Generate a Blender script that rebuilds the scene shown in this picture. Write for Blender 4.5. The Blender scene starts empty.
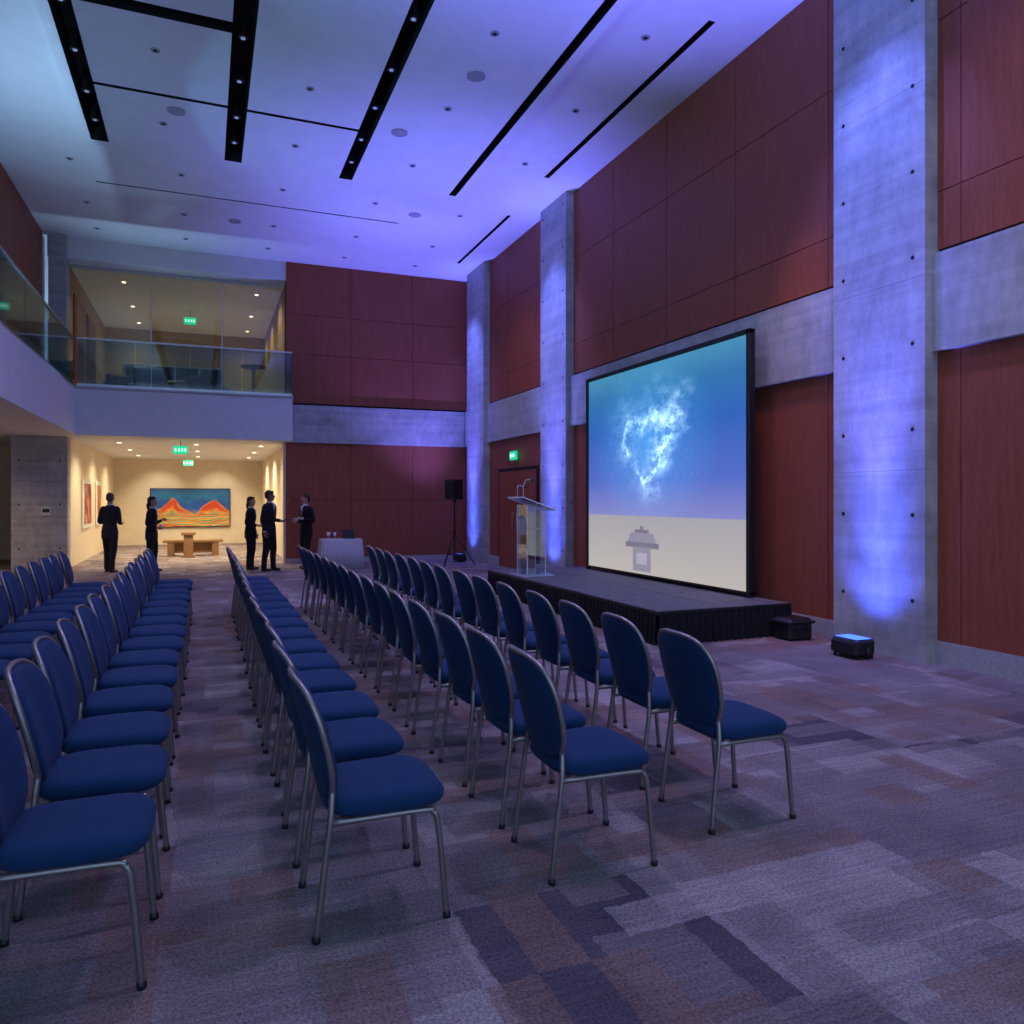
import bpy, math, random
from mathutils import Vector, Matrix
random.seed(7)
S=bpy.context.scene
S.view_settings.view_transform='Standard'
COL=S.collection
# ------------------------------------------------------------ materials
class NT:
    def __init__(s,name):
        s.m=bpy.data.materials.new(name); s.m.use_nodes=True
        s.t=s.m.node_tree; s.b=s.t.nodes['Principled BSDF']; s.o=s.t.nodes['Material Output']
    def n(s,typ,ins=None,**kw):
        x=s.t.nodes.new(typ)
        for k,v in kw.items(): setattr(x,k,v)
        if ins:
            for k,v in ins.items(): s.set(x,k,v)
        return x
    def set(s,x,k,v):
        i=x.inputs[k]
        if isinstance(v,bpy.types.NodeSocket): s.t.links.new(v,i)
        else: i.default_value=v
    def math(s,op,a,b=0.0,c=None,clamp=False):
        x=s.n('ShaderNodeMath',operation=op,use_clamp=clamp)
        s.set(x,0,a); s.set(x,1,b)
        if c is not None: s.set(x,2,c)
        return x.outputs[0]
    def vm(s,op,a,b=(0,0,0)):
        x=s.n('ShaderNodeVectorMath',operation=op); s.set(x,0,a); s.set(x,1,b); return x.outputs[0]
    def mix(s,f,a,b,bt='MIX'):
        x=s.n('ShaderNodeMix',data_type='RGBA',blend_type=bt)
        s.set(x,0,f); s.set(x,6,a); s.set(x,7,b); return x.outputs[2]
    def ramp(s,f,stops,interp='LINEAR'):
        x=s.n('ShaderNodeValToRGB'); r=x.color_ramp; r.interpolation=interp
        while len(r.elements)<len(stops): r.elements.new(0.5)
        for e,(p,c) in zip(r.elements,stops):
            e.position=p; e.color=(c[0],c[1],c[2],1)
        s.set(x,0,f); return x.outputs[0]
    def noise(s,vec,scale,detail=3,rough=.5):
        x=s.n('ShaderNodeTexNoise',ins={'Vector':vec,'Scale':scale,'Detail':detail,'Roughness':rough}); return x.outputs[0]
    def bump(s,h,st=.3,d=.01):
        x=s.n('ShaderNodeBump',ins={'Strength':st,'Distance':d,'Height':h}); s.set(s.b,'Normal',x.outputs[0])
    def obj(s): return s.n('ShaderNodeTexCoord').outputs['Object']
def simple(name,c,rough=.5,metal=0,var=.12,scale=30,bump=0,spec=.5):
    a=NT(name); v=a.obj(); f=a.noise(v,scale,3)
    lo=tuple(x*(1-var) for x in c); hi=tuple(min(1,x*(1+var)) for x in c)
    a.set(a.b,'Base Color',a.ramp(f,[(.3,lo),(.7,hi)])); a.set(a.b,'Roughness',rough); a.set(a.b,'Metallic',metal)
    a.set(a.b,'Specular IOR Level',spec)
    if bump: a.bump(f,bump,.005)
    return a.m
def emis(name,c,st):
    a=NT(name); a.set(a.b,'Base Color',(*c,1)); a.set(a.b,'Emission Color',(*c,1)); a.set(a.b,'Emission Strength',st); return a.m

def carpet():
    a=NT('carpet_patchwork'); v=a.obj()
    nz=a.n('ShaderNodeTexNoise',ins={'Vector':v,'Scale':14.0,'Detail':5.0,'Roughness':.65}).outputs['Color']
    d=a.vm('SCALE',a.vm('SUBTRACT',nz,(.5,.5,.5))); d.node.inputs['Scale'].default_value=.055
    vv=a.vm('ADD',v,d)
    pal=[(0,(.125,.11,.14)),(.14,(.24,.21,.23)),(.32,(.36,.325,.34)),(.48,(.155,.135,.165)),(.62,(.44,.40,.40)),(.76,(.27,.23,.24)),(.93,(.28,.185,.165))]
    def layer(sx,sy,ox,oy,seed):
        p=a.vm('MULTIPLY',a.vm('ADD',vv,(ox,oy,0)),(1/sx,1/sy,0))
        p=a.vm('ADD',a.vm('FLOOR',p),(seed,seed*.7,seed*1.3))
        w=a.n('ShaderNodeTexWhiteNoise',noise_dimensions='3D',ins={'Vector':p})
        sp=a.n('ShaderNodeSeparateColor',ins={0:w.outputs['Color']})
        return a.ramp(w.outputs['Value'],pal,'CONSTANT'),sp.outputs[0]
    col,_=layer(.9,.6,0,0,3.3)
    for (sx,sy,ox,oy,sd,th) in [(.55,.8,.21,.37,11.1,.5),(1.1,.4,.4,.11,23.7,.6),(.36,.46,.13,.29,41.3,.65),(.75,.2,.05,.17,57.9,.75),(.2,.6,.35,.05,71.1,.78),(.25,.25,.15,.07,91.1,.8)]:
        c2,m=layer(sx,sy,ox,oy,sd)
        mk=a.math('GREATER_THAN',m,th); mk=a.math('MULTIPLY',mk,.65)
        col=a.mix(mk,col,c2)
    st=a.noise(a.vm('MULTIPLY',v,(2.5,40,1)),1.0,3); col=a.mix(.3,col,a.ramp(st,[(.3,(.5,.5,.5)),(.7,(1.4,1.4,1.4))]),'MULTIPLY')
    big=a.noise(v,2.6,3); col=a.mix(.4,col,a.ramp(big,[(.35,(.65,.62,.66)),(.65,(1.15,1.12,1.15))]),'MULTIPLY')
    fn=a.noise(v,85,3,.75); col=a.mix(.85,col,a.ramp(fn,[(.3,(.3,.3,.3)),(.7,(1.6,1.6,1.6))]),'MULTIPLY')
    a.set(a.b,'Base Color',col); a.set(a.b,'Roughness',.95); a.set(a.b,'Specular IOR Level',.1)
    a.bump(fn,.7,.012); return a.m
def wood(name,c,axis='z'):
    a=NT(name); v=a.obj(); sc=(9,9,.7) if axis=='z' else (.7,9,9)
    f=a.noise(a.vm('MULTIPLY',v,sc),2.2,6,.6); g=a.noise(a.vm('MULTIPLY',v,sc),14,3)
    col=a.ramp(f,[(.3,tuple(x*.85 for x in c)),(.7,tuple(x*1.13 for x in c))])
    col=a.mix(.3,col,a.ramp(g,[(.35,(.7,.7,.7)),(.65,(1.2,1.2,1.2))]),'MULTIPLY')
    a.set(a.b,'Base Color',col); a.set(a.b,'Roughness',.5); a.set(a.b,'Specular IOR Level',.2); a.bump(g,.08,.003); return a.m
def concrete():
    a=NT('board_formed_concrete'); v=a.obj()
    f=a.noise(v,1.6,6,.65); g=a.noise(a.vm('MULTIPLY',v,(1,1,.35)),9,5,.7); h=a.noise(v,60,3)
    hs=a.noise(a.vm('MULTIPLY',v,(.25,.25,9)),1.0,4,.6)
    col=a.ramp(f,[(.25,(.32,.32,.31)),(.5,(.45,.45,.44)),(.8,(.57,.57,.55))])
    col=a.mix(.5,col,a.ramp(g,[(.3,(.62,.62,.62)),(.65,(1.12,1.12,1.12))]),'MULTIPLY')
    col=a.mix(.35,col,a.ramp(hs,[(.35,(.6,.6,.6)),(.6,(1.15,1.15,1.15))]),'MULTIPLY')
    vo=a.n('ShaderNodeTexVoronoi',ins={'Vector':v,'Scale':17.0}).outputs['Distance']
    pit=a.ramp(vo,[(.03,(.35,.35,.35)),(.08,(1,1,1))]); col=a.mix(.6,col,pit,'MULTIPLY')
    a.set(a.b,'Base Color',col); a.set(a.b,'Roughness',.75)
    s=a.math('ADD',a.math('MULTIPLY',g,1.0),a.math('MULTIPLY',h,.25)); a.bump(s,.5,.02); return a.m
def fabric(name,c):
    a=NT(name); v=a.obj(); f=a.noise(v,260,2)
    col=a.ramp(f,[(.3,tuple(x*.75 for x in c)),(.7,tuple(x*1.2 for x in c))])
    a.set(a.b,'Base Color',col); a.set(a.b,'Roughness',.8); a.set(a.b,'Sheen Weight',.04); a.set(a.b,'Specular IOR Level',.25); a.bump(f,.25,.002); return a.m
def glass(name,tint,refl=.12):
    a=NT(name); tr=a.n('ShaderNodeBsdfTransparent',ins={0:(*tint,1)}); gl=a.n('ShaderNodeBsdfGlossy',ins={0:(.9,.95,1,1),'Roughness':.03})
    fr=a.n('ShaderNodeFresnel',ins={0:1.35}); k=a.math('ADD',a.math('MULTIPLY',fr.outputs[0],.7),refl,clamp=True)
    mx=a.n('ShaderNodeMixShader',ins={0:k,1:tr.outputs[0],2:gl.outputs[0]}); a.t.links.new(mx.outputs[0],a.o.inputs[0])
    return a.m
def screen_mat():
    a=NT('projected_slide'); uv=a.n('ShaderNodeTexCoord').outputs['UV']
    sp=a.n('ShaderNodeSeparateXYZ',ins={0:uv}); x,y=sp.outputs[0],sp.outputs[1]
    bg=a.ramp(y,[(0.0,(.50,.46,.43)),(.279,(.38,.36,.41)),(.281,(.23,.24,.58)),(.45,(.085,.15,.56)),(.7,(.025,.12,.48)),(.88,(.025,.17,.42)),(1,(.06,.27,.46))])
    wn=a.n('ShaderNodeTexNoise',ins={'Vector':uv,'Scale':3.5,'Detail':9.0,'Roughness':.70}).outputs['Color']
    d=a.vm('SCALE',a.vm('SUBTRACT',wn,(.5,.5,.5))); d.node.inputs['Scale'].default_value=.36
    q=a.vm('ADD',uv,d)
    qs=a.n('ShaderNodeSeparateXYZ',ins={0:q})
    hx=a.math('SUBTRACT',qs.outputs[0],.43); hy=a.math('SUBTRACT',qs.outputs[1],.60)
    ax=a.math('ABSOLUTE',hx); hy2=a.math('SUBTRACT',a.math('MULTIPLY',hy,.85),a.math('MULTIPLY',ax,.5))
    ln=a.math('SQRT',a.math('ADD',a.math('MULTIPLY',hx,hx),a.math('MULTIPLY',hy2,hy2)))
    ring=a.math('ABSOLUTE',a.math('SUBTRACT',ln,.125))
    core=a.ramp(ring,[(0,(1,1,1)),(.012,(.42,.42,.42)),(.05,(.12,.12,.12)),(.16,(0,0,0))])
    dg=a.math('ABSOLUTE',a.math('SUBTRACT',a.math('SUBTRACT',qs.outputs[0],.56),a.math('MULTIPLY',a.math('SUBTRACT',qs.outputs[1],.63),.40)))
    ty=a.math('ABSOLUTE',a.math('SUBTRACT',y,.62))
    tail=a.math('MULTIPLY',a.ramp(dg,[(0,(1,1,1)),(.03,(.35,.35,.35)),(.10,(0,0,0))]),a.ramp(ty,[(.1,(1,1,1)),(.28,(0,0,0))]))
    ns=a.noise(uv,13,6,.75); br=a.ramp(ns,[(.42,(.05,.05,.05)),(.6,(1,1,1))])
    g=a.math('MULTIPLY',a.math('ADD',core,a.math('MULTIPLY',tail,.9)),br)
    r2=a.n('ShaderNodeVectorMath',operation='DISTANCE',ins={0:uv,1:(.46,.62,0)}).outputs[1]
    halo=a.ramp(r2,[(0,(.02,.20,.34)),(.2,(.01,.08,.15)),(.42,(0,0,0))])
    vo=a.n('ShaderNodeTexVoronoi',ins={'Vector':q,'Scale':38.0}).outputs['Distance']
    st=a.math('MULTIPLY',a.ramp(vo,[(.05,(1,1,1)),(.16,(0,0,0))]),a.ramp(r2,[(.1,(1,1,1)),(.48,(0,0,0))]))
    col=a.mix(1.0,bg,halo,'ADD')
    gc=a.mix(1.0,(.75,1.15,1.4,1),g,'MULTIPLY'); col=a.mix(1.0,col,gc,'ADD')
    sc=a.mix(1.0,(.45,.7,.8,1),st,'MULTIPLY')
    up=a.math('GREATER_THAN',y,.28)
    col2=a.mix(1.0,col,sc,'ADD'); col=a.mix(up,bg,col2)
    a.set(a.b,'Base Color',(.02,.02,.02,1)); a.set(a.b,'Emission Color',col); a.set(a.b,'Emission Strength',SCREEN_E); a.set(a.b,'Roughness',.6); return a.m
def painting_mat():
    a=NT('painted_canvas'); uv=a.n('ShaderNodeTexCoord').outputs['UV']
    sp=a.n('ShaderNodeSeparateXYZ',ins={0:uv}); x,y=sp.outputs[0],sp.outputs[1]
    n1=a.noise(uv,3.0,4); n2=a.noise(uv,7,5)
    bump1=a.ramp(a.math('ABSOLUTE',a.math('SUBTRACT',x,.27)),[(0,(.78,.78,.78)),(.14,(.5,.5,.5)),(.3,(.3,.3,.3))])
    bump2=a.ramp(a.math('ABSOLUTE',a.math('SUBTRACT',x,.80)),[(0,(.72,.72,.72)),(.1,(.6,.6,.6)),(.28,(.25,.25,.25))])
    hill=a.math('ADD',a.math('MAXIMUM',bump1,bump2),a.math('MULTIPLY',a.math('SUBTRACT',n1,.5),.25))
    m=a.math('GREATER_THAN',hill,y)
    sky=a.ramp(a.math('ADD',y,a.math('MULTIPLY',a.math('SUBTRACT',n2,.5),.5)),[(.3,(.01,.12,.45)),(.6,(.01,.08,.40)),(.85,(.01,.17,.35)),(1,(.02,.08,.3))])
    kk=a.math('SUBTRACT',hill,y)
    mt=a.ramp(a.math('ADD',kk,a.math('MULTIPLY',a.math('SUBTRACT',n2,.5),.35)),[(0,(.75,.28,.02)),(.07,(.6,.04,.015)),(.2,(.65,.09,.02)),(.3,(.75,.4,.03)),(.38,(.03,.3,.25)),(.5,(.02,.12,.3))])
    col=a.mix(m,sky,mt)
    wv=a.n('ShaderNodeTexWave',ins={'Vector':uv,'Scale':2.2,'Distortion':8.0,'Detail':2.0},bands_direction='Y').outputs[1]
    c2=a.ramp(wv,[(0,(.65,.05,.02)),(.2,(.75,.55,.04)),(.42,(.03,.4,.15)),(.65,(.02,.12,.45)),(.85,(.7,.7,.1)),(1,(.8,.25,.03))])
    col=a.mix(a.ramp(y,[(.26,(.95,.95,.95)),(.46,(0,0,0))]),col,c2); col=a.mix(.3,col,a.ramp(n2,[(.3,(.5,.5,.5)),(.7,(1.4,1.4,1.4))]),'MULTIPLY')
    a.set(a.b,'Base Color',col); a.set(a.b,'Roughness',.6); return a.m
def abstract_mat(name,cs,seed):
    a=NT(name); v=a.vm('ADD',a.obj(),(seed,seed,seed)); n=a.noise(v,3.0,3)
    k=len(cs); a.set(a.b,'Base Color',a.ramp(n,[(.3+.4*i/(k-1),c) for i,c in enumerate(cs)])); return a.m

SCREEN_E=1.0
M={}
M['carpet']=carpet()
M['wood']=wood('cherry_wood_veneer',(.33,.092,.052))
M['dark']=simple('shadow_gap_black',(.012,.008,.008),.9)
M['conc']=concrete()
M['ceil']=simple('ceiling_plaster',(.80,.82,.82),.9,var=.03,scale=3)
M['white']=simple('white_plaster',(.72,.74,.74),.85,var=.03,scale=4)
M['cream']=simple('cream_paint',(.76,.66,.50),.85,var=.04,scale=4)
M['tan']=simple('tan_lounge_wall',(.42,.30,.19),.85,var=.06,scale=4)
M['slot']=simple('slot_black',(.008,.008,.01),.8)
M['black']=simple('black_plastic',(.012,.012,.014),.45)
M['blackcloth']=fabric('black_skirt_cloth',(.010,.010,.012))
M['deck']=simple('stage_deck_carpet',(.12,.12,.135),.75,var=.3,scale=14,bump=.2)
M['blue']=fabric('blue_upholstery',(.005,.040,.125))
M['steel']=simple('champagne_steel_tube',(.36,.33,.32),.38,.85,var=.05)
M['alu']=simple('brushed_aluminium',(.5,.5,.52),.3,.9,var=.05)
M['ring']=simple('downlight_trim',(.35,.37,.40),.6,var=.05)
M['glass']=glass('railing_glass',(.62,.74,.76),.04)
M['clearglass']=glass('partition_glass',(.86,.9,.9),.03)
M['acryl']=glass('clear_acrylic',(.86,.92,.95),.10)
M['acrylE']=simple('acrylic_polished_edge',(.75,.85,.92),.2,var=.03)
M['screen']=screen_mat()
M['skirtb']=simple('baseboard_stone',(.42,.40,.41),.6)
M['suit']=fabric('black_suit_wool',(.010,.010,.014))
M['suit2']=fabric('charcoal_suit_wool',(.022,.022,.032))
M['skin']=simple('skin',(.42,.22,.15),.55,var=.06)
M['skin2']=simple('skin_deep',(.22,.11,.07),.55,var=.06)
M['hair']=simple('dark_hair',(.015,.010,.008),.5,var=.3,scale=90)
M['hair2']=simple('brown_hair',(.09,.05,.03),.5,var=.3,scale=90)
M['shirt']=simple('white_shirt',(.7,.7,.72),.8)
M['shoe']=simple('shoe_leather',(.01,.009,.009),.3)
M['lips']=simple('lips',(.30,.08,.07),.5)
M['eye']=simple('eye_white',(.8,.8,.8),.3)
M['exitg']=emis('exit_sign_green',(.01,.55,.25),1.1)
M['exitw']=emis('exit_sign_letters',(.55,1,.75),1.3)
M['warmdisc']=emis('warm_downlight',(1,.75,.45),4)
M['cooldisc']=emis('cool_downlight',(.6,.7,1),.15)
M['lens']=emis('blue_led_lens',(.04,.12,1),3)
M['oak']=wood('light_oak',(.36,.20,.09),'x')
M['cloth']=simple('white_tablecloth',(.55,.55,.6),.9)
M['paint']=painting_mat()
M['art1']=abstract_mat('abstract_art_red',[(.6,.5,.4),(.5,.08,.03),(.1,.05,.05)],3)
M['art2']=abstract_mat('abstract_art_ochre',[(.5,.4,.3),(.6,.2,.03),(.2,.05,.03)],9)
M['darkart']=abstract_mat('dark_panel_art',[(.06,.035,.025),(.14,.07,.045),(.04,.03,.03)],5)
M['window']=simple('night_window_glass',(.012,.022,.035),.08,0,var=.5,scale=2,spec=1.0)
M['paper']=simple('paper',(.7,.7,.68),.8)
M['grille']=simple('speaker_grille',(.02,.02,.022),.7,.3,var=.4,scale=200)
M['logo']=simple('lectern_crest',(.25,.4,.5),.4)
M['icon']=emis('projected_lectern_graphic',(.16,.15,.19),1.0)
M['icon2']=emis('projected_lectern_graphic_light',(.36,.34,.37),1.0)
M['icon3']=emis('projected_lectern_graphic_mid',(.24,.23,.27),1.0)

# ------------------------------------------------------------ mesh builder
class MB:
    def __init__(s): s.v=[];s.f=[];s.mi=[];s.sm=[];s.mats=[];s.uv={}
    def m(s,key):
        mt=M[key]
        if mt not in s.mats: s.mats.append(mt)
        return s.mats.index(mt)
    def add(s,vs,fs,mat,smooth=False):
        o=len(s.v); s.v+= [tuple(p) for p in vs]; k=s.m(mat)
        for f in fs: s.f.append(tuple(i+o for i in f)); s.mi.append(k); s.sm.append(smooth)
    def box(s,x0,x1,y0,y1,z0,z1,mat,bev=0):
        if bev<=0:
            vs=[(x0,y0,z0),(x1,y0,z0),(x1,y1,z0),(x0,y1,z0),(x0,y0,z1),(x1,y0,z1),(x1,y1,z1),(x0,y1,z1)]
            s.add(vs,[(0,3,2,1),(4,5,6,7),(0,1,5,4),(1,2,6,5),(2,3,7,6),(3,0,4,7)],mat); return
        b=bev; rings=[]
        for (z,i) in [(z0,b),(z0+b,0),(z1-b,0),(z1,b)]:
            a0,a1,c0,c1=x0+i,x1-i,y0+i,y1-i
            rings.append([(a0+b*(i==0),c0,z),(a1-b*(i==0),c0,z),(a1,c0+b*(i==0),z),(a1,c1-b*(i==0),z),(a1-b*(i==0),c1,z),(a0+b*(i==0),c1,z),(a0,c1-b*(i==0),z),(a0,c0+b*(i==0),z)])
        s.loft(rings,mat,False)
    def loft(s,rings,mat,smooth=True,cap=True,closed=True):
        n=len(rings[0]); vs=[p for r in rings for p in r]; fs=[]
        for i in range(len(rings)-1):
            for j in range(n if closed else n-1):
                k=(j+1)%n; fs.append((i*n+j,i*n+k,(i+1)*n+k,(i+1)*n+j))
        if cap and closed:
            fs.append(tuple(range(n-1,-1,-1))); L=(len(rings)-1)*n; fs.append(tuple(L+i for i in range(n)))
        s.add(vs,fs,mat,smooth)
    def tube(s,pts,r,mat,n=10,closed=False,smooth=True):
        pts=[Vector(p) for p in pts]; N=len(pts); rs=r if isinstance(r,(list,tuple)) else [r]*N
        rings=[]; up=None
        for i,p in enumerate(pts):
            if i==0: t=pts[1]-p
            elif i==N-1: t=p-pts[i-1]
            else: t=(pts[i+1]-p).normalized()+(p-pts[i-1]).normalized()
            if t.length<1e-9: t=Vector((0,0,1))
            t.normalize()
            if up is None:
                up=Vector((1,0,0)) if abs(t.x)<.8 else Vector((0,1,0))
            u=(up-t*up.dot(t)).normalized(); w=t.cross(u); up=u
            rings.append([tuple(p+u*rs[i]*math.cos(2*math.pi*k/n)+w*rs[i]*math.sin(2*math.pi*k/n)) for k in range(n)])
        s.loft(rings,mat,smooth)
    def cyl(s,x,y,z0,z1,r,mat,n=20,r2=None):
        r2=r if r2 is None else r2
        s.loft([[(x+r*math.cos(2*math.pi*k/n),y+r*math.sin(2*math.pi*k/n),z0) for k in range(n)],[(x+r2*math.cos(2*math.pi*k/n),y+r2*math.sin(2*math.pi*k/n),z1) for k in range(n)]],mat,False)
    def ell(s,c,r,mat,nu=16,nv=10,rot=None):
        vs=[];c=Vector(c)
        rings=[]
        for i in range(nv+1):
            th=math.pi*(i/nv); th=min(max(th,.02),math.pi-.02)
            ring=[]
            for j in range(nu):
                ph=2*math.pi*j/nu
                p=Vector((r[0]*math.sin(th)*math.cos(ph),r[1]*math.sin(th)*math.sin(ph),-r[2]*math.cos(th)))
                if rot is not None: p=rot@p
                ring.append(tuple(c+p))
            rings.append(ring)
        s.loft(rings,mat,True)
    def quad_uv(s,pts,mat):
        s.add(pts,[(0,1,2,3)],mat); s.uv[len(s.f)-1]=[(0,0),(1,0),(1,1),(0,1)]
    def build(s,name,parent=None,loc=(0,0,0),rotz=0,mods=None):
        me=bpy.data.meshes.new(name); me.from_pydata(s.v,[],s.f)
        for m_ in s.mats: me.materials.append(m_)
        for i,p in enumerate(me.polygons): p.material_index=s.mi[i]; p.use_smooth=s.sm[i]
        if s.uv:
            ul=me.uv_layers.new(name='UVMap')
            for fi,uvs in s.uv.items():
                for li,u in zip(me.polygons[fi].loop_indices,uvs): ul.data[li].uv=u
        me.update()
        return place(name,me,parent,loc,rotz)
def place(name,me,parent=None,loc=(0,0,0),rotz=0):
    o=bpy.data.objects.new(name,me); COL.objects.link(o); o.location=loc; o.rotation_euler=(0,0,rotz)
    if parent: o.parent=parent
    return o
def empty(name,loc=(0,0,0),rotz=0):
    e=bpy.data.objects.new(name,None); COL.objects.link(e); e.location=loc; e.rotation_euler=(0,0,rotz); e.empty_display_size=.2; return e
def boxobj(name,*a,bev=0):
    mb=MB(); mb.box(*a,bev=bev); return mb.build(name)
def smoothpath(P,k=6):
    P=[Vector(p) for p in P]; out=[]
    for i in range(len(P)-1):
        p0=P[max(i-1,0)];p1=P[i];p2=P[i+1];p3=P[min(i+2,len(P)-1)]
        for j in range(k):
            t=j/k; out.append(.5*((2*p1)+(p2-p0)*t+(2*p0-5*p1+4*p2-p3)*t*t+(3*p1-p0-3*p2+p3)*t**3))
    out.append(P[-1]); return out

# ------------------------------------------------------------ shell
H=7.6; XR=6.7; YB=19.9; XP=6.5; Z0=3.05; Z1=4.05
boxobj('floor',-7,7,-5,30.2,-.1,0,'carpet')
boxobj('wall_right',XR,XR+.3,-5,YB+.3,0,H,'dark')
boxobj('wall_back',1.9,XR,YB,YB+.3,0,H,'dark')
def sheet(mb,x0,x1,y0,y1,z,holes,mat):
    xs=sorted(set([x0,x1]+[min(max(h[i],x0),x1) for h in holes for i in (0,1)])); ys=sorted(set([y0,y1]+[min(max(h[i],y0),y1) for h in holes for i in (2,3)]))
    for i in range(len(xs)-1):
        for j in range(len(ys)-1):
            cx=(xs[i]+xs[i+1])/2; cy=(ys[j]+ys[j+1])/2
            if any(h[0]<cx<h[1] and h[2]<cy<h[3] for h in holes): continue
            mb.add([(xs[i],ys[j],z),(xs[i],ys[j+1],z),(xs[i+1],ys[j+1],z),(xs[i+1],ys[j],z)],[(0,1,2,3)],mat)
def trough(mb,h,z0,z1,mat):
    x0,x1,y0,y1=h; v=[(x0,y0,z0),(x1,y0,z0),(x1,y1,z0),(x0,y1,z0),(x0,y0,z1),(x1,y0,z1),(x1,y1,z1),(x0,y1,z1)]
    mb.add(v,[(4,5,6,7),(0,4,5,1),(1,5,6,2),(2,6,7,3),(3,7,4,0)],mat)
CX0,CX1,CY0,CY1=-1.86,4.66,-4.5,14.3; ZC=7.50
slots=[(-1.72,-1.46,-4,14.12),(.32,.60,-4,14.12),(2.28,2.52,-4,14.12),(4.38,4.52,-4,14.12),(-1.46,.32,12.15,12.23),(.60,2.28,12.15,12.23),(-1.46,.32,10.0,10.24)]
mb=MB(); sheet(mb,CX0,CX1,CY0,CY1,ZC,slots,'ceil')
for h in slots: trough(mb,h,ZC,ZC+.45,'slot')
mb.add([(CX0,CY0,ZC),(CX1,CY0,ZC),(CX1,CY1,ZC),(CX0,CY1,ZC),(CX0,CY0,H),(CX1,CY0,H),(CX1,CY1,H),(CX0,CY1,H)],[(0,1,5,4),(1,2,6,5),(2,3,7,6),(3,0,4,7)],'ceil')
diff=[(5.85,5.95,7.9,12.9),(5.92,6.0,14.9,18.4),(-1.9,3.9,16.2,16.25)]
sheet(mb,-7,XR,-5,YB+.0,H,diff+[(CX0,CX1,CY0,CY1)],'ceil')
for h in diff: trough(mb,h,H,H+.15,'slot')
mb.build('ceiling')
boxobj('ceiling_roof_slab',-7,7,-5,30.2,8.05,8.2,'white')
mb=MB()
for x in (-1.59,.46,2.40):
    for y in [2,3.2,4.4,5.6,6.8,8,9.2,10.4,11.5,12.6,13.5]:
        mb.cyl(x,y,ZC+.06,ZC+.3,.065,'grille',16); mb.cyl(x,y,ZC+.05,ZC+.062,.03,'cooldisc',12)
mb.build('slot_spotlights')
mb=MB()
def dl(x,y,z,r=.045): mb.cyl(x,y,z-.010,z+.01,r+.015,'ring',18); mb.cyl(x,y,z-.012,z-.009,r*.7,'dark',14)
for (x,y) in [(-.6,13.1),(1.4,13.1),(3.4,13.1),(-.6,11),(1.4,11.2),(3.4,11),(3.4,9),(1.4,9)]: dl(x,y,ZC)
for y in (15.3,17.4,19.0):
    for i,x in enumerate((-2.2,-.5,1.2,2.9,4.6)): dl(x+.1*i,y,H)
for y in (8.5,10.5,12.5): dl(5.3,y,H)
for (x,y) in [(3.5,10.0),(-.4,12.6),(2.9,12.0),(4.1,15.6),(.6,17.4)]:
    zz=ZC if y<14.3 else H
    mb.cyl(x,y,zz-.015,zz+.01,.13,'ring',28)
mb.build('ceiling_downlights')
yed=[-4.85+1.66*i for i in range(15)]+[YB]
mb=MB()
for zs in ([.22,Z0],[Z1,4.62,6.3,H]):
    for i in range(len(yed)-1):
        for j in range(len(zs)-1):
            mb.box(XR-.03,XR+.01,yed[i]+.005,yed[i+1]-.005,zs[j]+.005,zs[j+1]-.005,'wood')
mb.build('trim_wood_panels_right')
mb=MB(); xed=[1.9,3.52,5.16,XR-.03]
for zs in ([.12,1.6,Z0],[Z1,5.3,6.3,H]):
    for i in range(3):
        for j in range(len(zs)-1):
            mb.box(xed[i]+.005,xed[i+1]-.005,YB-.03,YB+.01,zs[j]+.005,zs[j+1]-.005,'wood')
mb.build('trim_wood_panels_back')
boxobj('baseboard_right',XR-.06,XR+.01,-5,YB-.04,0,.22,'skirtb')
boxobj('baseboard_back',1.9,XR-.08,YB-.05,YB+.01,0,.12,'skirtb')
boxobj('trim_concrete_band_right',XR-.11,XR+.01,-5,YB-.12,Z0,Z1-.05,'conc')
boxobj('trim_concrete_band_back',2.02,XR-.12,YB-.11,YB+.01,Z0,Z1-.05,'conc')
for (a,b) in [(5.36,6.52),(13.3,14.5),(18.0,19.3),(-2.5,-1.3)]:
    mb=MB()
    zc=[0,1.9,3.8,5.7,H]
    for i in range(len(zc)-1):
        mb.box(XP,XR-.005,a,b,zc[i]+(.0015 if i else 0),zc[i+1]-.0015,'conc',bev=0)
    mb.box(XP+.012,XR-.005,a+.012,b-.012,.01,H-.01,'dark')
    for z in [.6+.85*i for i in range(9)]:
        if z>H-.1: continue
        for y in (a+.14,b-.14):
            n=12; mb.loft([[(XP-.004,y+.02*math.cos(2*math.pi*k/n),z+.02*math.sin(2*math.pi*k/n)) for k in range(n)],[(XP+.002,y+.02*math.cos(2*math.pi*k/n),z+.02*math.sin(2*math.pi*k/n)) for k in range(n)]],'dark',False)
    mb.build('concrete_pillar')
mb=MB(); dx=XR-.05
mb.box(dx,XR-.031,14.95,17.35,0,2.35,'dark')
mb.box(dx-.02,dx,15.05,16.14,.02,2.27,'wood'); mb.box(dx-.02,dx,16.16,17.25,.02,2.27,'wood')
for y in (16.02,16.28):
    mb.tube([(dx-.02,y,.9),(dx-.07,y,.92),(dx-.07,y,1.28),(dx-.02,y,1.3)],.012,'alu',8)
mb.build('door_1')
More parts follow.
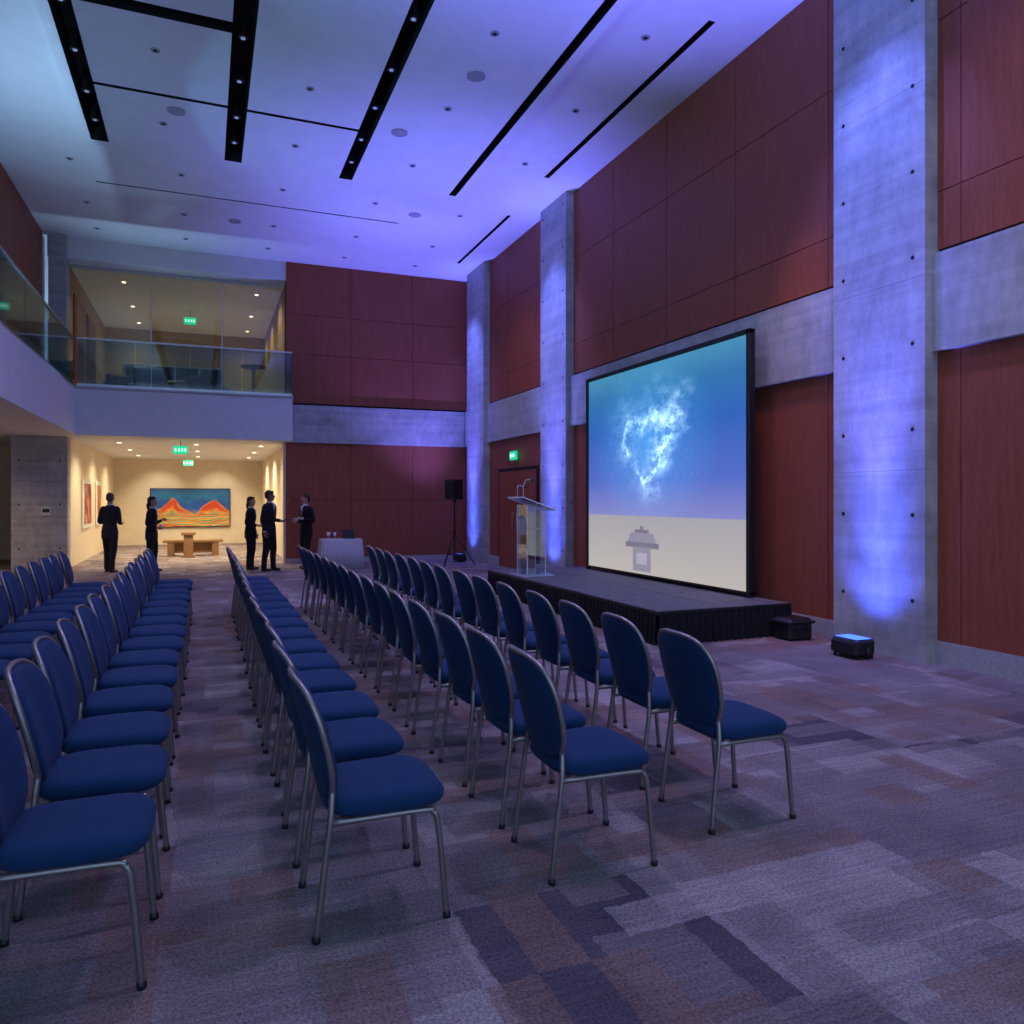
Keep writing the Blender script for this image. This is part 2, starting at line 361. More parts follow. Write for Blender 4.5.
def exit_sign(x,y,z,ax,w=.34,h=.2,rod=.15):
    mb=MB()
    if ax=='y':
        mb.box(-w/2,w/2,-.03,.03,-h/2,h/2,'exitg',bev=.008)
        for i,u in enumerate((-.11,-.035,.04,.11)):
            mb.box(u-.018,u+.018,-.036,-.03,-.04,.04,'exitw')
    else:
        mb.box(-.03,.03,-w/2,w/2,-h/2,h/2,'exitg',bev=.008)
        for i,u in enumerate((-.11,-.035,.04,.11)):
            mb.box(-.036,-.03,u-.018,u+.018,-.04,.04,'exitw')
    mb.cyl(0,0,h/2,h/2+rod,.012,'alu',8)
    mb.build('exit_sign',loc=(x,y,z))
exit_sign(6.58,16.2,2.62,'x',rod=.02)
exit_sign(-.55,20.4,2.83,'y',rod=.12)
exit_sign(-.46,25,2.72,'y',w=.28,h=.17,rod=.24)
exit_sign(-.39,24,6.8,'y',rod=.23)

XL=-2.66; YF=19.3
boxobj('balcony_slab',XL,2.0,YF,30.2,Z0,Z1+.03,'white')
boxobj('balcony_slab',-7,XL,-5,30.2,Z0,Z1+.03,'white')
boxobj('trim_balcony_coping_back',XL,2.02,YF-.02,YF+.2,Z1+.03,Z1+.09,'skirtb')
boxobj('wall_soffit',-3.3,1.9,YB,YB+.3,7.13,8.05,'white')
boxobj('wall_gallery_left',-3.2,-2.95,20.3,30,0,Z0,'cream')
boxobj('wall_gallery_right',2.0,2.25,YB+.3,30,0,Z0,'cream')
boxobj('wall_gallery_end',-3.2,2.25,30,30.2,0,Z0,'cream')
boxobj('wall_gallery_pier',1.84,2.0,YB+.0,YB+.3,0,Z0,'cream')
boxobj('wall_lower_left',-7,-6.8,-5,30,0,Z0,'cream')
boxobj('wall_lower_left_end',-6.8,-4.02,24,24.2,0,Z0,'cream')
mb=MB(); mb.box(-4.0,-2.9,19.9,20.3,0,Z0,'conc')
for z in (.5,1.5,2.5):
    for x in (-3.85,-3.05):
        n=12; mb.loft([[(x+.02*math.cos(2*math.pi*k/n),19.896,z+.02*math.sin(2*math.pi*k/n)) for k in range(n)],[(x+.02*math.cos(2*math.pi*k/n),19.902,z+.02*math.sin(2*math.pi*k/n)) for k in range(n)]],'dark',False)
mb.build('concrete_pillar')
mb=MB(); mb.box(-3.42,-3.22,19.86,19.9,1.25,1.45,'white',bev=.008); mb.box(-3.39,-3.25,19.852,19.862,1.32,1.40,'black'); mb.build('wall_control_panel')
boxobj('wall_lounge_left',-3.2,-2.95,20.2,27.4,Z1+.03,7.13,'tan')
boxobj('wall_lounge_right',1.9,2.15,YB+.3,27.4,Z1+.03,7.13,'tan')
boxobj('wall_lounge_end',-3.2,2.15,27.4,27.6,Z1+.03,7.13,'tan')
boxobj('ceiling_lounge',-3.2,2.15,20.2,27.6,7.13,7.25,'ceil')
boxobj('concrete_pillar',-3.25,-2.9,19.7,20.2,Z1+.03,H,'conc')
boxobj('wall_left_upper',-3.7,-3.4,-5,20.2,Z1+.03,H,'white')
mb=MB()
for (a,b) in [(15.9,17.3),(17.3,18.6),(18.6,19.65)]:
    for (c,d) in [(4.12,5.6),(5.6,H)]: mb.box(-3.4,-3.36,a+.006,b-.006,c+.006,d-.006,'wood')
mb.build('trim_wood_panels_left')
for (a,b) in [(21.0,22.6),(23.2,24.8)]:
    mb=MB(); mb.box(-2.945,-2.90,a,b,4.5,6.6,'wood'); mb.box(-2.905,-2.89,a+.1,b-.1,4.6,6.5,'darkart')
    mb.build('framed_wall_art')
mb=MB(); mb.box(-2.4,.6,27.33,27.4,Z1+.2,6.0,'alu')
for i in range(4): mb.box(-2.35+.74*i,-1.66+.74*i,27.31,27.34,Z1+.25,5.95,'window')
mb.build('window_1')
mb=MB()
for x in (-1.2,.4):
    mb.box(x-.012,x+.012,20.4,20.43,Z1+.03,7.12,'alu')
mb.box(-2.94,1.84,20.40,20.43,7.05,7.12,'alu')
for (a,b) in [(-2.94,-1.215),(-1.185,.385),(.415,1.84)]: mb.box(a,b,20.41,20.42,Z1+.04,7.05,'clearglass')
mb.build('lounge_glass_partition')
def armchair(x,y,rz):
    mb=MB(); z=0
    mb.box(-.35,.35,-.32,.38,.15,.42,'black',bev=.04); mb.box(-.35,.35,.26,.42,.3,.85,'black',bev=.05)
    mb.box(-.42,-.32,-.32,.42,.15,.62,'black',bev=.03); mb.box(.32,.42,-.32,.42,.15,.62,'black',bev=.03)
    for a in (-.33,.33):
        for b in (-.25,.33): mb.cyl(a,b,0,.16,.02,'alu',8)
    mb.build('lounge_armchair',loc=(x,y,Z1+.03),rotz=rz)
for p in [(-1.9,22.4,.6),(-.9,22.9,-.5),(.1,22.3,2.6),(-1.3,21.4,3.1)]: armchair(*p)
mb=MB(); mb.cyl(0,0,0,.03,.22,'alu'); mb.cyl(0,0,.03,1.02,.03,'alu',10); mb.cyl(0,0,1.02,1.05,.32,'black',28); mb.build('cocktail_table',loc=(1.2,21.2,Z1+.03))
mb=MB(); mb.cyl(0,0,0,.03,.2,'alu'); mb.cyl(0,0,.03,.5,.03,'alu',10); mb.cyl(0,0,.5,.53,.35,'black',28); mb.build('coffee_table',loc=(-.4,21.5,Z1+.03))
mb=MB()
zt=Z1+.09; ztop=5.2
xs=[XL+.04+i*(1.98-XL-.04)/4 for i in range(5)]
for i in range(4): mb.box(xs[i]+.01,xs[i+1]-.01,YF+.05,YF+.065,zt-.04,ztop,'glass')
mb.box(XL+.02,1.99,YF+.04,YF+.075,ztop,ztop+.035,'alu'); mb.box(XL+.02,1.99,YF+.035,YF+.08,zt-.01,zt+.06,'alu')
mb.box(1.97,1.985,YF+.08,YB-.04,zt-.04,ztop,'glass')
mb.build('glass_railing')
mb=MB()
ys=[-4.8+i*1.61 for i in range(16)]
for i in range(15): mb.box(XL-.065,XL-.05,ys[i]+.01,ys[i+1]-.01,Z1,ztop,'glass')
mb.box(XL-.075,XL-.04,-4.8,YF,ztop,ztop+.035,'alu'); mb.box(XL-.08,XL-.035,-4.8,YF,Z1+.02,Z1+.1,'alu')
mb.build('glass_railing')

mb=MB(); mb.box(-1.8,.88,29.92,29.985,.62,2.02,'black'); mb.quad_uv([(-1.77,29.915,.65),(.85,29.915,.65),(.85,29.915,1.99),(-1.77,29.915,1.99)],'paint'); mb.build('landscape_painting')
for (a,b,k) in [(22.4,23.9,'art1'),(25.0,26.0,'art2')]:
    mb=MB(); mb.box(-2.94,-2.9,a,b,.85,2.15,'white',bev=.01); mb.box(-2.905,-2.89,a+.12,b-.12,.97,2.03,k); mb.build('framed_artwork')
mb=MB(); mb.box(-1.1,.5,0,.5,.38,.46,'oak',bev=.012); mb.box(-.98,-.80,.03,.47,0,.38,'oak'); mb.box(.20,.38,.03,.47,0,.38,'oak'); mb.box(-.80,.20,.2,.3,.08,.38,'oak'); mb.build('wooden_bench',loc=(0,23.6,0))
mb=MB(); mb.box(-.17,.17,-.15,.15,0,.05,'oak',bev=.01); mb.box(-.12,.12,-.11,.11,.05,.62,'oak',bev=.01); mb.box(-.19,.19,-.17,.17,.62,.7,'oak',bev=.015); mb.build('display_pedestal',loc=(-.42,23.2,0))
GL=[(x,y) for y in (21.5,24.5,27.5) for x in (-2.0,-.2,1.4)]
mb=MB()
for x,y in GL: mb.cyl(x,y,Z0-.012,Z0+.01,.05,'warmdisc',16)
for y in (14,16,18): mb.cyl(-4.6,y,Z0-.012,Z0+.01,.05,'warmdisc',16)
mb.build('gallery_downlights')
mb=MB()
LL=[(x,y) for y in (21.6,24.2,26.4) for x in (-1.9,1.3)]
for x,y in LL: mb.cyl(x,y,7.118,7.14,.045,'warmdisc',16)
mb.build('lounge_downlights')

# ------------------------------------------------------------ stage
SX0,SX1,SY0,SY1,SZ=4.62,6.45,7.15,12.5,.38
mb=MB()
for i in range(2):
    for j in range(4):
        x0=SX0+(SX1-SX0)*i/2; x1=SX0+(SX1-SX0)*(i+1)/2; y0=SY0+(SY1-SY0)*j/4; y1=SY0+(SY1-SY0)*(j+1)/4
        mb.box(x0+.006,x1-.006,y0+.006,y1-.006,SZ-.06,SZ,'deck',bev=.006)
mb.box(SX0+.03,SX1-.01,SY0+.03,SY1-.03,.02,SZ-.02,'black')
def skirt(p0,p1,nrm):
    L=math.dist(p0,p1); n=int(L/.012); top=[];bot=[];mid=[]
    for i in range(n+1):
        t=i/n; x=p0[0]+(p1[0]-p0[0])*t; y=p0[1]+(p1[1]-p0[1])*t; w=math.sin(2*math.pi*t*L/.09); w=math.copysign(abs(w)**.7,w)
        for arr,z,a in ((bot,.004,.022),(mid,.2,.014),(top,SZ-.03,.007)):
            arr.append((x+nrm[0]*(a*w+.012+a),y+nrm[1]*(a*w+.012+a),z))
    mb.loft([bot,mid,top],'blackcloth',True,cap=False,closed=False)
skirt((SX0,SY1),(SX0,SY0),(-1,0)); skirt((SX0,SY0),(SX1,SY0),(0,-1)); skirt((SX1,SY1),(SX0,SY1),(0,1))
mb.box(SX0-.025,SX1,SY0-.025,SY0,SZ-.035,SZ-.003,'black'); mb.box(SX0-.025,SX0,SY0,SY1,SZ-.035,SZ-.003,'black')
mb.build('stage_platform')
mb=MB(); mb.box(6.12,6.46,6.78,7.08,0.0,.25,'black',bev=.03); mb.box(6.10,6.48,6.76,7.10,.19,.22,'blackcloth',bev=.01); mb.tube([(6.2,6.78,.14),(6.2,6.75,.12),(6.36,6.75,.12),(6.36,6.78,.14)],.01,'black',6); mb.build('equipment_case')
sx=6.28; a,b=7.66,12.03; zb,ztp=SZ+.04,3.74
mb=MB()
fw=.065
mb.box(sx,sx+.07,a,b,zb,zb+.03,'black'); mb.box(sx-.01,sx+.07,a,b,ztp-fw,ztp,'black',bev=.008)
mb.box(sx-.01,sx+.09,a,a+fw,SZ,ztp,'black',bev=.008); mb.box(sx-.01,sx+.07,b-fw,b,SZ,ztp,'black',bev=.008)
mb.box(sx+.03,sx+.06,a+.05,b-.05,zb+.02,ztp-.05,'black')
mb.quad_uv([(sx+.02,b-fw,zb+.03),(sx+.02,a+fw,zb+.03),(sx+.02,a+fw,ztp-fw),(sx+.02,b-fw,ztp-fw)],'screen')
gy=10.2; e=sx+.012
def g(y0,y1,z0,z1,k,taper=0,o=0): mb.add([(e-o,gy+y0,z0),(e-o,gy+y1,z0),(e-o,gy+y1-taper,z1),(e-o,gy+y0+taper,z1)],[(0,1,2,3)],k)
g(-.26,.26,.49,.88,'icon3'); g(-.48,.48,.86,.94,'icon'); g(-.42,.42,.94,1.09,'icon3',.09); g(-.2,.2,1.09,1.14,'icon'); g(-.05,.05,1.14,1.19,'icon'); g(-.15,.15,.6,.78,'icon2',0,.002)
for y in (a+.05,b-.05):
    mb.tube([(sx+.06,y,SZ+1.2),(sx+.13,y,SZ+.02)],.015,'black',6)
mb.build('projection_screen')
E=empty('acrylic_lectern',(4.98,11.45,SZ)); E.scale=(1.03,1.03,1.06)
mb=MB()
mb.box(-.26,.24,-.30,.30,0,.02,'acryl',bev=.004); mb.box(-.262,.242,-.302,.302,.0,.004,'acrylE')
mb.build('base',E)
mb=MB()
mb.box(-.17,-.155,-.2,.2,.02,1.08,'acryl')
for y in (-.2,.2):
    mb.box(-.16,.14,y-.007,y+.007,.02,1.05,'acryl'); mb.box(.138,.146,y-.009,y+.009,.02,1.05,'acrylE'); mb.box(-.172,-.162,y-.009,y+.009,.02,1.08,'acrylE')
mb.box(-.174,-.170,-.11,.11,.62,.88,'logo')
mb.box(-.15,.14,-.19,.19,.70,.712,'acryl'); mb.box(.135,.142,-.19,.19,.70,.712,'acrylE')
mb.build('column',E)
mb=MB()
def sl(x): return 1.18-.35*(x+.28)
for (x0,x1,t,k) in [(-.28,.26,.015,'acryl'),(-.285,-.275,.02,'acrylE'),(.255,.265,.05,'acrylE')]:
    mb.add([(x0,-.34,sl(x0)),(x1,-.34,sl(x1)),(x1,.34,sl(x1)),(x0,.34,sl(x0)),(x0,-.34,sl(x0)+t),(x1,-.34,sl(x1)+t),(x1,.34,sl(x1)+t),(x0,.34,sl(x0)+t)],[(0,3,2,1),(4,5,6,7),(0,1,5,4),(1,2,6,5),(2,3,7,6),(3,0,4,7)],k)
for y in (-.342,.338): mb.add([(-.28,y,sl(-.28)),(.26,y,sl(.26)),(.26,y,sl(.26)+.016),(-.28,y,sl(-.28)+.016),(-.28,y+.006,sl(-.28)),(.26,y+.006,sl(.26)),(.26,y+.006,sl(.26)+.016),(-.28,y+.006,sl(-.28)+.016)],[(0,1,2,3),(7,6,5,4),(3,2,6,7),(0,4,5,1)],'acrylE')
mb.build('reading_top',E)
mb=MB()
mb.tube(smoothpath([(-.2,-.12,1.16),(-.2,-.12,1.35),(-.12,-.05,1.46),(-.02,0,1.46)]),.008,'alu',8); mb.tube([(-.02,0,1.46),(.04,.02,1.455)],.016,'black',8)
mb.tube(smoothpath([(-.2,.12,1.16),(-.2,.12,1.3),(-.14,.22,1.38),(-.03,.27,1.36)]),.008,'alu',8); mb.tube([(-.03,.27,1.36),(.03,.285,1.35)],.016,'black',8)
mb.build('gooseneck_microphones',E)
mb=MB(); mb.add([(-.12,-.15,sl(-.12)+.02),(.14,-.15,sl(.14)+.02),(.14,.1,sl(.14)+.02),(-.12,.1,sl(-.12)+.02)],[(0,1,2,3)],'paper'); mb.build('notes',E)
E=empty('loudspeaker_on_tripod',(5.66,17.75,0),math.radians(200))
mb=MB()
mb.loft([[(-.14,-.15,z),(.16,-.18,z),(.16,.18,z),(-.14,.15,z)] for z in (1.62,2.10)],'black',False)
mb.box(.155,.175,-.165,.165,1.66,2.06,'grille',bev=.008); mb.build('cabinet',E)
mb=MB(); mb.cyl(0,0,.25,1.62,.02,'black',12); mb.cyl(0,0,.75,.85,.035,'black',12); mb.cyl(0,0,1.55,1.63,.045,'black',12)
for k in range(3):
    an=2*math.pi*k/3+.4; c,s=math.cos(an),math.sin(an)
    mb.tube([(0,0,.8),(.5*c,.5*s,.015)],.013,'black',8); mb.tube([(0,0,.28),(.33*c,.33*s,.28)],.01,'black',6)
mb.build('tripod',E)
def uplight(x,y,rz=0):
    E=empty('led_uplight',(x,y,0),rz); mb=MB()
    mb.box(-.13,.13,-.17,.17,.03,.20,'black',bev=.025); mb.box(-.10,.10,-.14,.14,.198,.203,'lens'); mb.box(-.15,-.13,-.15,.15,.05,.17,'black',bev=.008)
    for i in range(5): mb.box(-.136,-.128,-.12+.05*i,-.095+.05*i,.07,.16,'grille')
    mb.build('housing',E)
    mb=MB()
    mb.tube([(0,-.19,.12),(0,-.2,.02),(0,.2,.02),(0,.19,.12)],.012,'black',8)
    for a_ in (-.1,.1):
        for b_ in (-.14,.14): mb.cyl(a_,b_,0,.032,.015,'black',8)
    mb.tube(smoothpath([(.1,.1,.08),(.16,.2,.02),(.1,.35,.012),(.2,.5,.012)]),.008,'black',6)
    mb.build('bracket',E)
UPY=(5.9,13.85,18.8)
for y in UPY: uplight(6.14,y)

# ------------------------------------------------------------ chair
def chair_mesh():
    mb=MB()
    def se(t,a,b,p): 
        c,s=math.cos(t),math.sin(t); return (a*math.copysign(abs(c)**(2/p),c),b*math.copysign(abs(s)**(2/p),s))
    n=36
    rings=[]
    for sc,h in [(.80,.425),(.93,.43),(.99,.445),(1.0,.462),(.985,.482),(.94,.496),(.82,.506),(.6,.511),(.3,.513),(.04,.514)]:
        r=[]
        for k in range(n):
            x,y=se(2*math.pi*k/n,.235*sc,.228*sc,4.2)
            y*=1+.04*(x/.23); z=h-(.018*max(0,(x-.12)/.12)**2 if h>.48 else 0)
            r.append((x+.03,y,z))
        rings.append(r)
    mb.loft(rings,'blue')
    def back(t,sc=1.0):
        p=3.1 if math.sin(t)>0 else 3.4
        y,z=se(t,.226*sc,.225*sc,p)
        y*=1-.10*max(0,-z/.225)
        return y,z+.705
    def bx(y,z): return -.185-.115*((z-.45)/.48)**1.25*(1 if z>.45 else 0)+.035*(y/.22)**2 if z>.45 else -.185+.035*(y/.22)**2
    rings=[]
    for sc,off in [(.05,-.028),(.5,-.028),(.9,-.026),(.975,-.020),(.99,-.005),(.97,.012),(.9,.022),(.6,.028),(.3,.030),(.04,.031)]:
        r=[]
        for k in range(n):
            y,z=back(2*math.pi*k/n,sc); r.append((bx(y,z)+off,y,z))
        rings.append(r)
    mb.loft(rings,'blue')
    arc=[]
    for k in range(37):
        t=math.radians(-38+256*k/36); y,z=back(t,1.02); arc.append(Vector((bx(y,z)-.010,y,z)))
    left=smoothpath([(-.245,.215,0.0),(-.215,.208,.25),(-.192,.203,.42),arc[0]],5)[:-1]
    right=[Vector((p.x,-p.y,p.z)) for p in left][::-1]
    mb.tube(left+arc+right,.0125,'steel',8)
    for s in (1,-1):
        mb.tube(smoothpath([(.245,s*.222,0),(.228,s*.218,.2),(.212,s*.214,.36),(.195,s*.212,.405),(.155,s*.21,.418),(-.19,s*.203,.418)],5),.0125,'steel',8)
        mb.tube([(.245,s*.222,0),(.244,s*.222,.02)],.016,'black',8); mb.tube([(-.245,s*.215,0),(-.243,s*.215,.02)],.016,'black',8)
    for x in (-.14,.15): mb.tube([(x,-.205,.415),(x,.205,.415)],.010,'steel',6)
    o=mb.build('banquet_chair'); return o
proto=chair_mesh(); me=proto.data; bpy.data.objects.remove(proto)
cols=[(2.5,3.25,14),(1.58,3.08,15),(.61,3.04,15),(-.42,3.0,15),(-1.45,3.02,15),(-2.42,3.6,14)]
for (x,y0,n) in cols:
    for i in range(n):
        place('banquet_chair',me,None,(x+random.uniform(-.012,.012),y0+.595*i+random.uniform(-.015,.015),0),random.uniform(-.03,.03))

mb=MB()
def cl(z,a,b,w):
    r=[]
    for k in range(96):
        t=2*math.pi*k/96; c,s=math.cos(t),math.sin(t); q=1+w*math.sin(t*16)
        r.append((a*math.copysign(abs(c)**.35,c)*q,b*math.copysign(abs(s)**.35,s)*q,z))
    return r
mb.loft([cl(.01,.52,.36,.03),cl(.4,.5,.34,.02),cl(.66,.475,.325,.004),cl(.69,.47,.32,0),cl(.695,.02,.02,0)],'cloth')
mb.build('draped_table',loc=(2.95,18.0,0))
mb=MB(); mb.box(-.14,.14,-.1,.1,0,.015,'black',bev=.004); mb.add([(-.14,.1,.012),(.14,.1,.012),(.14,.15,.2),(-.14,.15,.2),(-.14,.107,.012),(.14,.107,.012),(.14,.157,.2),(-.14,.157,.2)],[(0,1,2,3),(7,6,5,4),(0,3,7,4),(1,5,6,2),(3,2,6,7)],'black'); mb.build('laptop',loc=(3.15,18.0,.696))
mb=MB()
for x,y in ((-.25,.1),(-.15,-.1),(-.3,-.05)): mb.tube([(x,y,0),(x,y,.005),(x,y,.07),(x,y,.075),(x,y,.15)],[.03,.004,.004,.02,.035],'acrylE',12)
mb.build('wine_glasses',loc=(2.95,18.0,.697))

# ------------------------------------------------------------ people
def remesh(o,vs,it=4):
    m_=o.modifiers.new('rm','REMESH'); m_.mode='VOXEL'; m_.voxel_size=vs; m_.use_smooth_shade=True
    s_=o.modifiers.new('sm','SMOOTH'); s_.factor=.5; s_.iterations=it
def person(loc,yaw,h,arms,suit='suit',skin='skin',hair='hair',female=False,stance=.1,lean=0,tie=False,item=None,headyaw=0,step=0):
    E=empty('standing_woman' if female else 'standing_man',loc,yaw); k=h/1.78; E.scale=(k,k,k)
    W=.88 if female else 1.0
    mb=MB()
    prof=[(.80,.10,.155),(.88,.125,.175),(.97,.125,.17),(1.06,.112,.152*(.93 if female else 1)),(1.16,.115,.158),(1.27,.13,.18),(1.36,.125,.19),(1.43,.105,.175),(1.475,.08,.12),(1.51,.06,.07)]
    rings=[]
    for z,rx,ry in prof:
        rings.append([(rx*math.cos(2*math.pi*j/24)+(0.01 if z>1.2 else 0)+lean*(z-.9),ry*W*math.sin(2*math.pi*j/24),z) for j in range(24)])
    mb.loft(rings,suit)
    hipw=.092
    for s in (1,-1):
        fx=step*s*.5
        mb.tube(smoothpath([(0,s*hipw,.92),(.01+fx*.2,s*(hipw+.005),.75),(.02+fx*.5,s*(stance),.5),(-.005+fx*.8,s*(stance+.005),.3),(-.01+fx,s*(stance+.01),.06)],4),
            [.105-(.105-.062)*min(1,i/16*1.25)for i in range(17)],suit,14)
        a=arms[0 if s==1 else 1]; sh=Vector((0.01+lean*.5,s*.185*W,1.405)); el=Vector(a[0]); wr=Vector(a[1])
        pts=smoothpath([sh+Vector((0,-s*.04,.02)),sh,(sh+el)/2+Vector((0,s*.005,0)),el,(el+wr)/2,wr],3); n=len(pts)
        mb.tube(pts,[.066-(.066-.036)*i/(n-1) for i in range(n)],suit,12)
    rings=[[( (rx)*math.cos(2*math.pi*j/24)+lean*(z-.9),ry*W*math.sin(2*math.pi*j/24),z) for j in range(24)] for z,rx,ry in [(.76,.135,.185),(.80,.14,.187),(.92,.138,.183),(1.05,.122,.163)]]
    mb.loft(rings,suit)
    o=mb.build('suit',E); remesh(o,.014,5)
    mb=MB()
    rings=[[(.066*math.cos(2*math.pi*j/16)+.012+lean*.6,.062*math.sin(2*math.pi*j/16),z) for j in range(16)] for z in (1.49,1.535)]
    mb.loft(rings,'shirt')
    mb.add([(.142+lean*.25,0,1.2),(.128+lean*.6,-.045,1.47),(.06+lean*.6,-.03,1.53),(.06+lean*.6,.03,1.53),(.128+lean*.6,.045,1.47)],[(0,1,2,3,4)],'shirt')
    if tie: mb.add([(.146+lean*.25,0,1.2),(.136+lean*.5,-.022,1.38),(.10+lean*.6,-.014,1.5),(.10+lean*.6,.014,1.5),(.136+lean*.5,.022,1.38)],[(0,1,2,3,4)],'lips')
    mb.build('shirt_collar',E)
    mb=MB()
    for s in (1,-1):
        fx=step*s*.5-.01; y=s*(stance+.01)
        mb.ell((fx+.06,y,.035),(.125,.045,.036),'shoe'); mb.ell((fx-.01,y,.055),(.05,.042,.05),'shoe'); mb.box(fx-.055,fx+.17,y-.036,y+.036,0,.018,'shoe',bev=.006)
    o=mb.build('shoes',E); remesh(o,.008,3)
    R=Matrix.Rotation(headyaw,3,'Z'); hc=Vector((.02+lean*.65,0,1.655))
    def P(x,y,z): return tuple(hc+R@Vector((x,y,z)))
    mb=MB(); mb.tube([(0.0+lean*.6,0,1.47),(.008+lean*.6,0,1.53),(.012+lean*.65,0,1.61)],[.06,.054,.054],skin,14)
    mb.ell(P(-.008,0,.025),(.093,.076,.092),skin,rot=R); mb.ell(P(.022,0,-.035),(.068,.058,.078),skin,rot=R); mb.ell(P(.062,0,-.085),(.026,.03,.022),skin,rot=R)
    mb.tube([P(.082,0,.015),P(.104,0,-.018),P(.092,0,-.034)],[.008,.014,.012],skin,8)
    for s in (1,-1):
        mb.ell(P(-.005,s*.077,-.005),(.018,.009,.03),skin,rot=R); mb.ell(P(.075,s*.03,.022),(.016,.022,.008),skin,rot=R)
    o=mb.build('head',E); remesh(o,.0075,2)
    mb=MB()
    for s in (1,-1):
        mb.ell(P(.083,s*.03,.002),(.009,.013,.008),'eye',8,6,R); mb.ell(P(.0895,s*.03,.002),(.004,.006,.006),'hair',8,6,R)
        mb.tube([P(.092,s*.016,.022),P(.09,s*.034,.026),P(.078,s*.048,.02)],.004,'hair',6)
    mb.ell(P(.089,0,-.056),(.008,.024,.007),'lips',10,6,R); mb.build('face_features',E)
    mb=MB(); mb.ell(P(-.022,0,.045),(.095,.084,.088),hair,rot=R); mb.ell(P(-.045,0,.0),(.068,.08,.075),hair,rot=R); mb.ell(P(.035,0,.088),(.052,.06,.03),hair,rot=R)
    if female:
        mb.ell(P(-.055,0,-.03),(.055,.075,.085),hair,rot=R); mb.tube([P(-.07,0,-.03),P(-.10,0,-.07),P(-.10,0,-.13),P(-.095,0,-.20)],[.04,.04,.035,.015],hair,10)
    o=mb.build('hair',E); remesh(o,.009,3)
    for s,a in zip((1,-1),arms):
        el=Vector(a[0]); wr=Vector(a[1]); d=(wr-el).normalized(); curl=a[2] if len(a)>2 else .5
        side=Vector((1,0,0)); side=(side-d*side.dot(d))
        if side.length<.3: side=Vector((0,0,1))-d*d.z
        side.normalize(); nor=d.cross(side).normalized()
        if nor.dot(Vector((0,-s,0)))<0: nor=-nor
        mb=MB(); mb.tube([wr-d*.03,wr+d*.02],[.024,.026],skin,10)
        q=Matrix((side,nor,d)).transposed(); mb.ell(wr+d*.05,(.040,.016,.052),skin,12,8,q)
        for i,(off,L) in enumerate([(.030,.070),(.010,.080),(-.010,.074),(-.029,.058)]):
            b0=wr+d*.085+side*off; c1=curl*.6; b1=b0+(d*math.cos(c1)+nor*math.sin(c1))*L*.5; c2=curl*1.7; b2=b1+(d*math.cos(c2)+nor*math.sin(c2))*L*.5
            mb.tube([b0-d*.02,b0,b1,b2],[.009,.0088,.008,.0065],skin,8)
        t0=wr+d*.03+side*.032; t1=t0+(side*.7+d*.6+nor*.35).normalized()*.036; t2=t1+(d*.8+nor*.5+side*.15).normalized()*.032
        mb.tube([t0-side*.015,t0,t1,t2],[.012,.012,.010,.0075],skin,8)
        o=mb.build('hand_l' if s==1 else 'hand_r',E); remesh(o,.0048,1)
        mb=MB(); mb.tube([wr-d*.025,wr+d*.005],[.033,.031],'shirt',12); mb.build('cuff_l' if s==1 else 'cuff_r',E)
        if item and item[0]==s:
            c=wr+d*.08+nor*.035
            mb=MB()
            if item[1]=='glass': mb.tube([c+Vector((0,0,-.09)),c+Vector((0,0,-.085)),c+Vector((0,0,-.01)),c+Vector((0,0,.03)),c+Vector((0,0,.09))],[.032,.004,.004,.03,.032],'acrylE',14); mb.build('held_wine_glass',E)
            if item[1]=='paper':
                mb.box(c.x-.03,c.x+.13,c.y-.09,c.y+.09,c.z,c.z+.01,'paper'); mb.build('held_programme',E)
    return E
rel=lambda s:((-.02,s*.25,1.12),(.05,s*.255,.87),.5)
bent=lambda s,x=.24,z=1.12:((-.02,s*.24,1.13),(x,s*.14,z),.9)
person((-1.95,19.0,0),math.radians(60),1.76,[((-.02,.235,1.12),(.2,.12,1.15),.8),((-.0,-.24,1.12),(.22,-.12,1.08),.8)],'suit2','skin','hair2',headyaw=.3,step=.14)
person((-1.1,18.8,0),math.radians(-15),1.68,[bent(1,.20,1.22),bent(-1,.17,1.05)],'suit','skin','hair',female=True,item=(-1,'glass'),step=.08)
person((.98,18.5,0),math.radians(-20),1.68,[rel(1),bent(-1,.2,1.08)],'suit','skin','hair',female=True,headyaw=-.2)
person((1.35,18.0,0),math.radians(-35),1.82,[bent(1,.22,1.1),rel(-1)],'suit','skin2','hair',tie=True,headyaw=.4,step=.1)
person((2.2,18.3,0),math.radians(212),1.74,[bent(1,.21,1.20),bent(-1,.18,1.14)],'suit','skin','hair',tie=True,item=(1,'paper'),headyaw=-.15,step=.12)

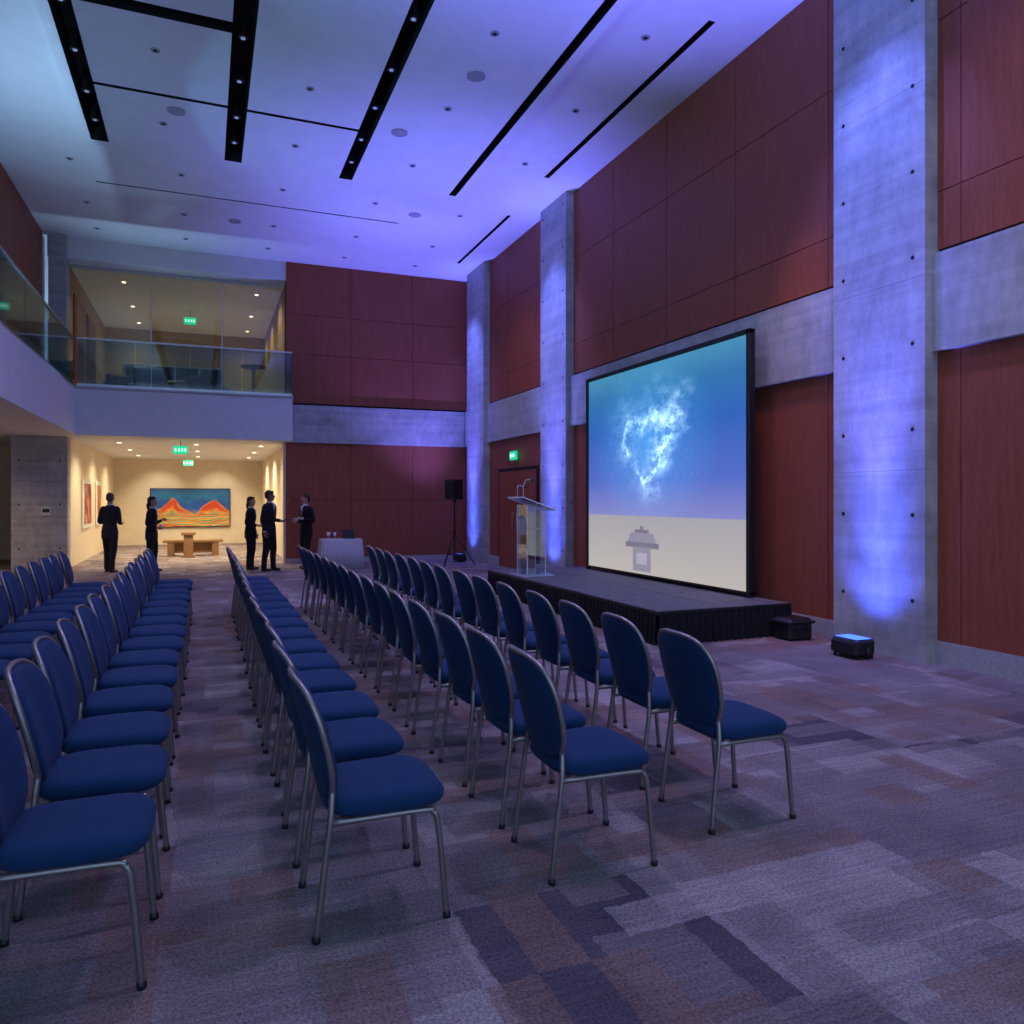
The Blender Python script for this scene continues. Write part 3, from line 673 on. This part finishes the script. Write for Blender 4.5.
# ------------------------------------------------------------ lights
def spot(name,loc,tgt,e,col,ang=60,blend=1,r=.05):
    l=bpy.data.lights.new(name,'SPOT'); l.energy=e; l.color=col; l.spot_size=math.radians(ang); l.spot_blend=blend; l.shadow_soft_size=r
    o=bpy.data.objects.new(name,l); COL.objects.link(o); o.location=loc; o.rotation_euler=(Vector(tgt)-Vector(loc)).to_track_quat('-Z','Y').to_euler(); return o
B=(.07,.11,1.0); P_=(.17,.16,1.0)
for i,y in enumerate(UPY):
    x=6.06
    spot('uplight_lamp_beam',(x,y,.24),(XP,y,.95),105,B,96,1,.09)
    spot('uplight_lamp_column',(x,y,.26),(XP,y,2.2),420,B,46,1,.09)
    spot('uplight_lamp_column',(x,y,.26),(XP,y,4.6),1500,(.11,.12,1),26,1,.09)
    spot('uplight_lamp_wash',(x,y,.26),(XP-2.2,y,7.6),2900 if i<2 else 2200,P_,66,1,.06)
    spot('added_column_fill',(5.2,y,7.4),(XP+.05,y,4.4),620,(.15,.19,1.0),58,1,.06)  # added blue fill from above to brighten the upper pillars, no fixture modelled
for x,y in [(3.2,3.2),(5.2,3.6),(.4,6.2),(3.4,7.6),(-1,10.5),(2.2,12.5),(4.6,15.5)]:
    spot('ceiling_lamp',(x,y,7.40),(x,y,0),225,(.68,.53,1.0),120,1,.08)
for y in (1.0,6.5,12.0):
    spot('added_ceiling_fill',(-3.2,y,4.25),(0.4,y+1.0,7.6),400,(.34,.62,.95),130,1,.05)  # added teal fill lights, hidden behind the balcony edge, to lift the ceiling
spot('added_ceiling_fill',(-1.6,19.75,4.3),(-.4,16.0,7.6),190,(.34,.62,.95),130,1,.05)  # one more added fill for the ceiling near the back opening
for x,y in GL: spot('gallery_lamp',(x,y,3.0),(x,y,0),200,(1,.80,.52),155,1,.06)
for x in (-1.5,.5): spot('picture_lamp',(x,28.6,3.0),(x,30,1.3),60,(1,.9,.72),80,.8,.05)
for y in (14,18): spot('aisle_lamp',(-4.8,y,3.0),(-4.8,y,0),160,(1,.70,.40),140,1,.06)
for x,y in LL: spot('lounge_lamp',(x,y,7.08),(x,y,4),75,(1,.76,.50),150,1,.06)
spot('wall_wash_lamp',(5.5,7.0,7.4),(6.7,7.2,1.4),320,(1,.52,.22),30,1,.05)
spot('wall_wash_lamp',(5.3,4.2,7.4),(6.7,4.3,1.4),70,(1,.52,.25),35,1,.05)
w=bpy.data.worlds.new('ambient_fill_world'); S.world=w; w.use_nodes=True  # blue ambient fill added through the open rear of the hall
bg=w.node_tree.nodes['Background']; bg.inputs[0].default_value=(.33,.50,.83,1); bg.inputs[1].default_value=1.45
c=bpy.data.cameras.new('camera'); c.lens=26.75; c.sensor_width=36; c.shift_y=-.0117; c.clip_start=.05; c.clip_end=200
co=bpy.data.objects.new('camera',c); COL.objects.link(co); co.location=(0,0,1.6); co.rotation_euler=(math.radians(90),0,math.radians(-22)); S.camera=co
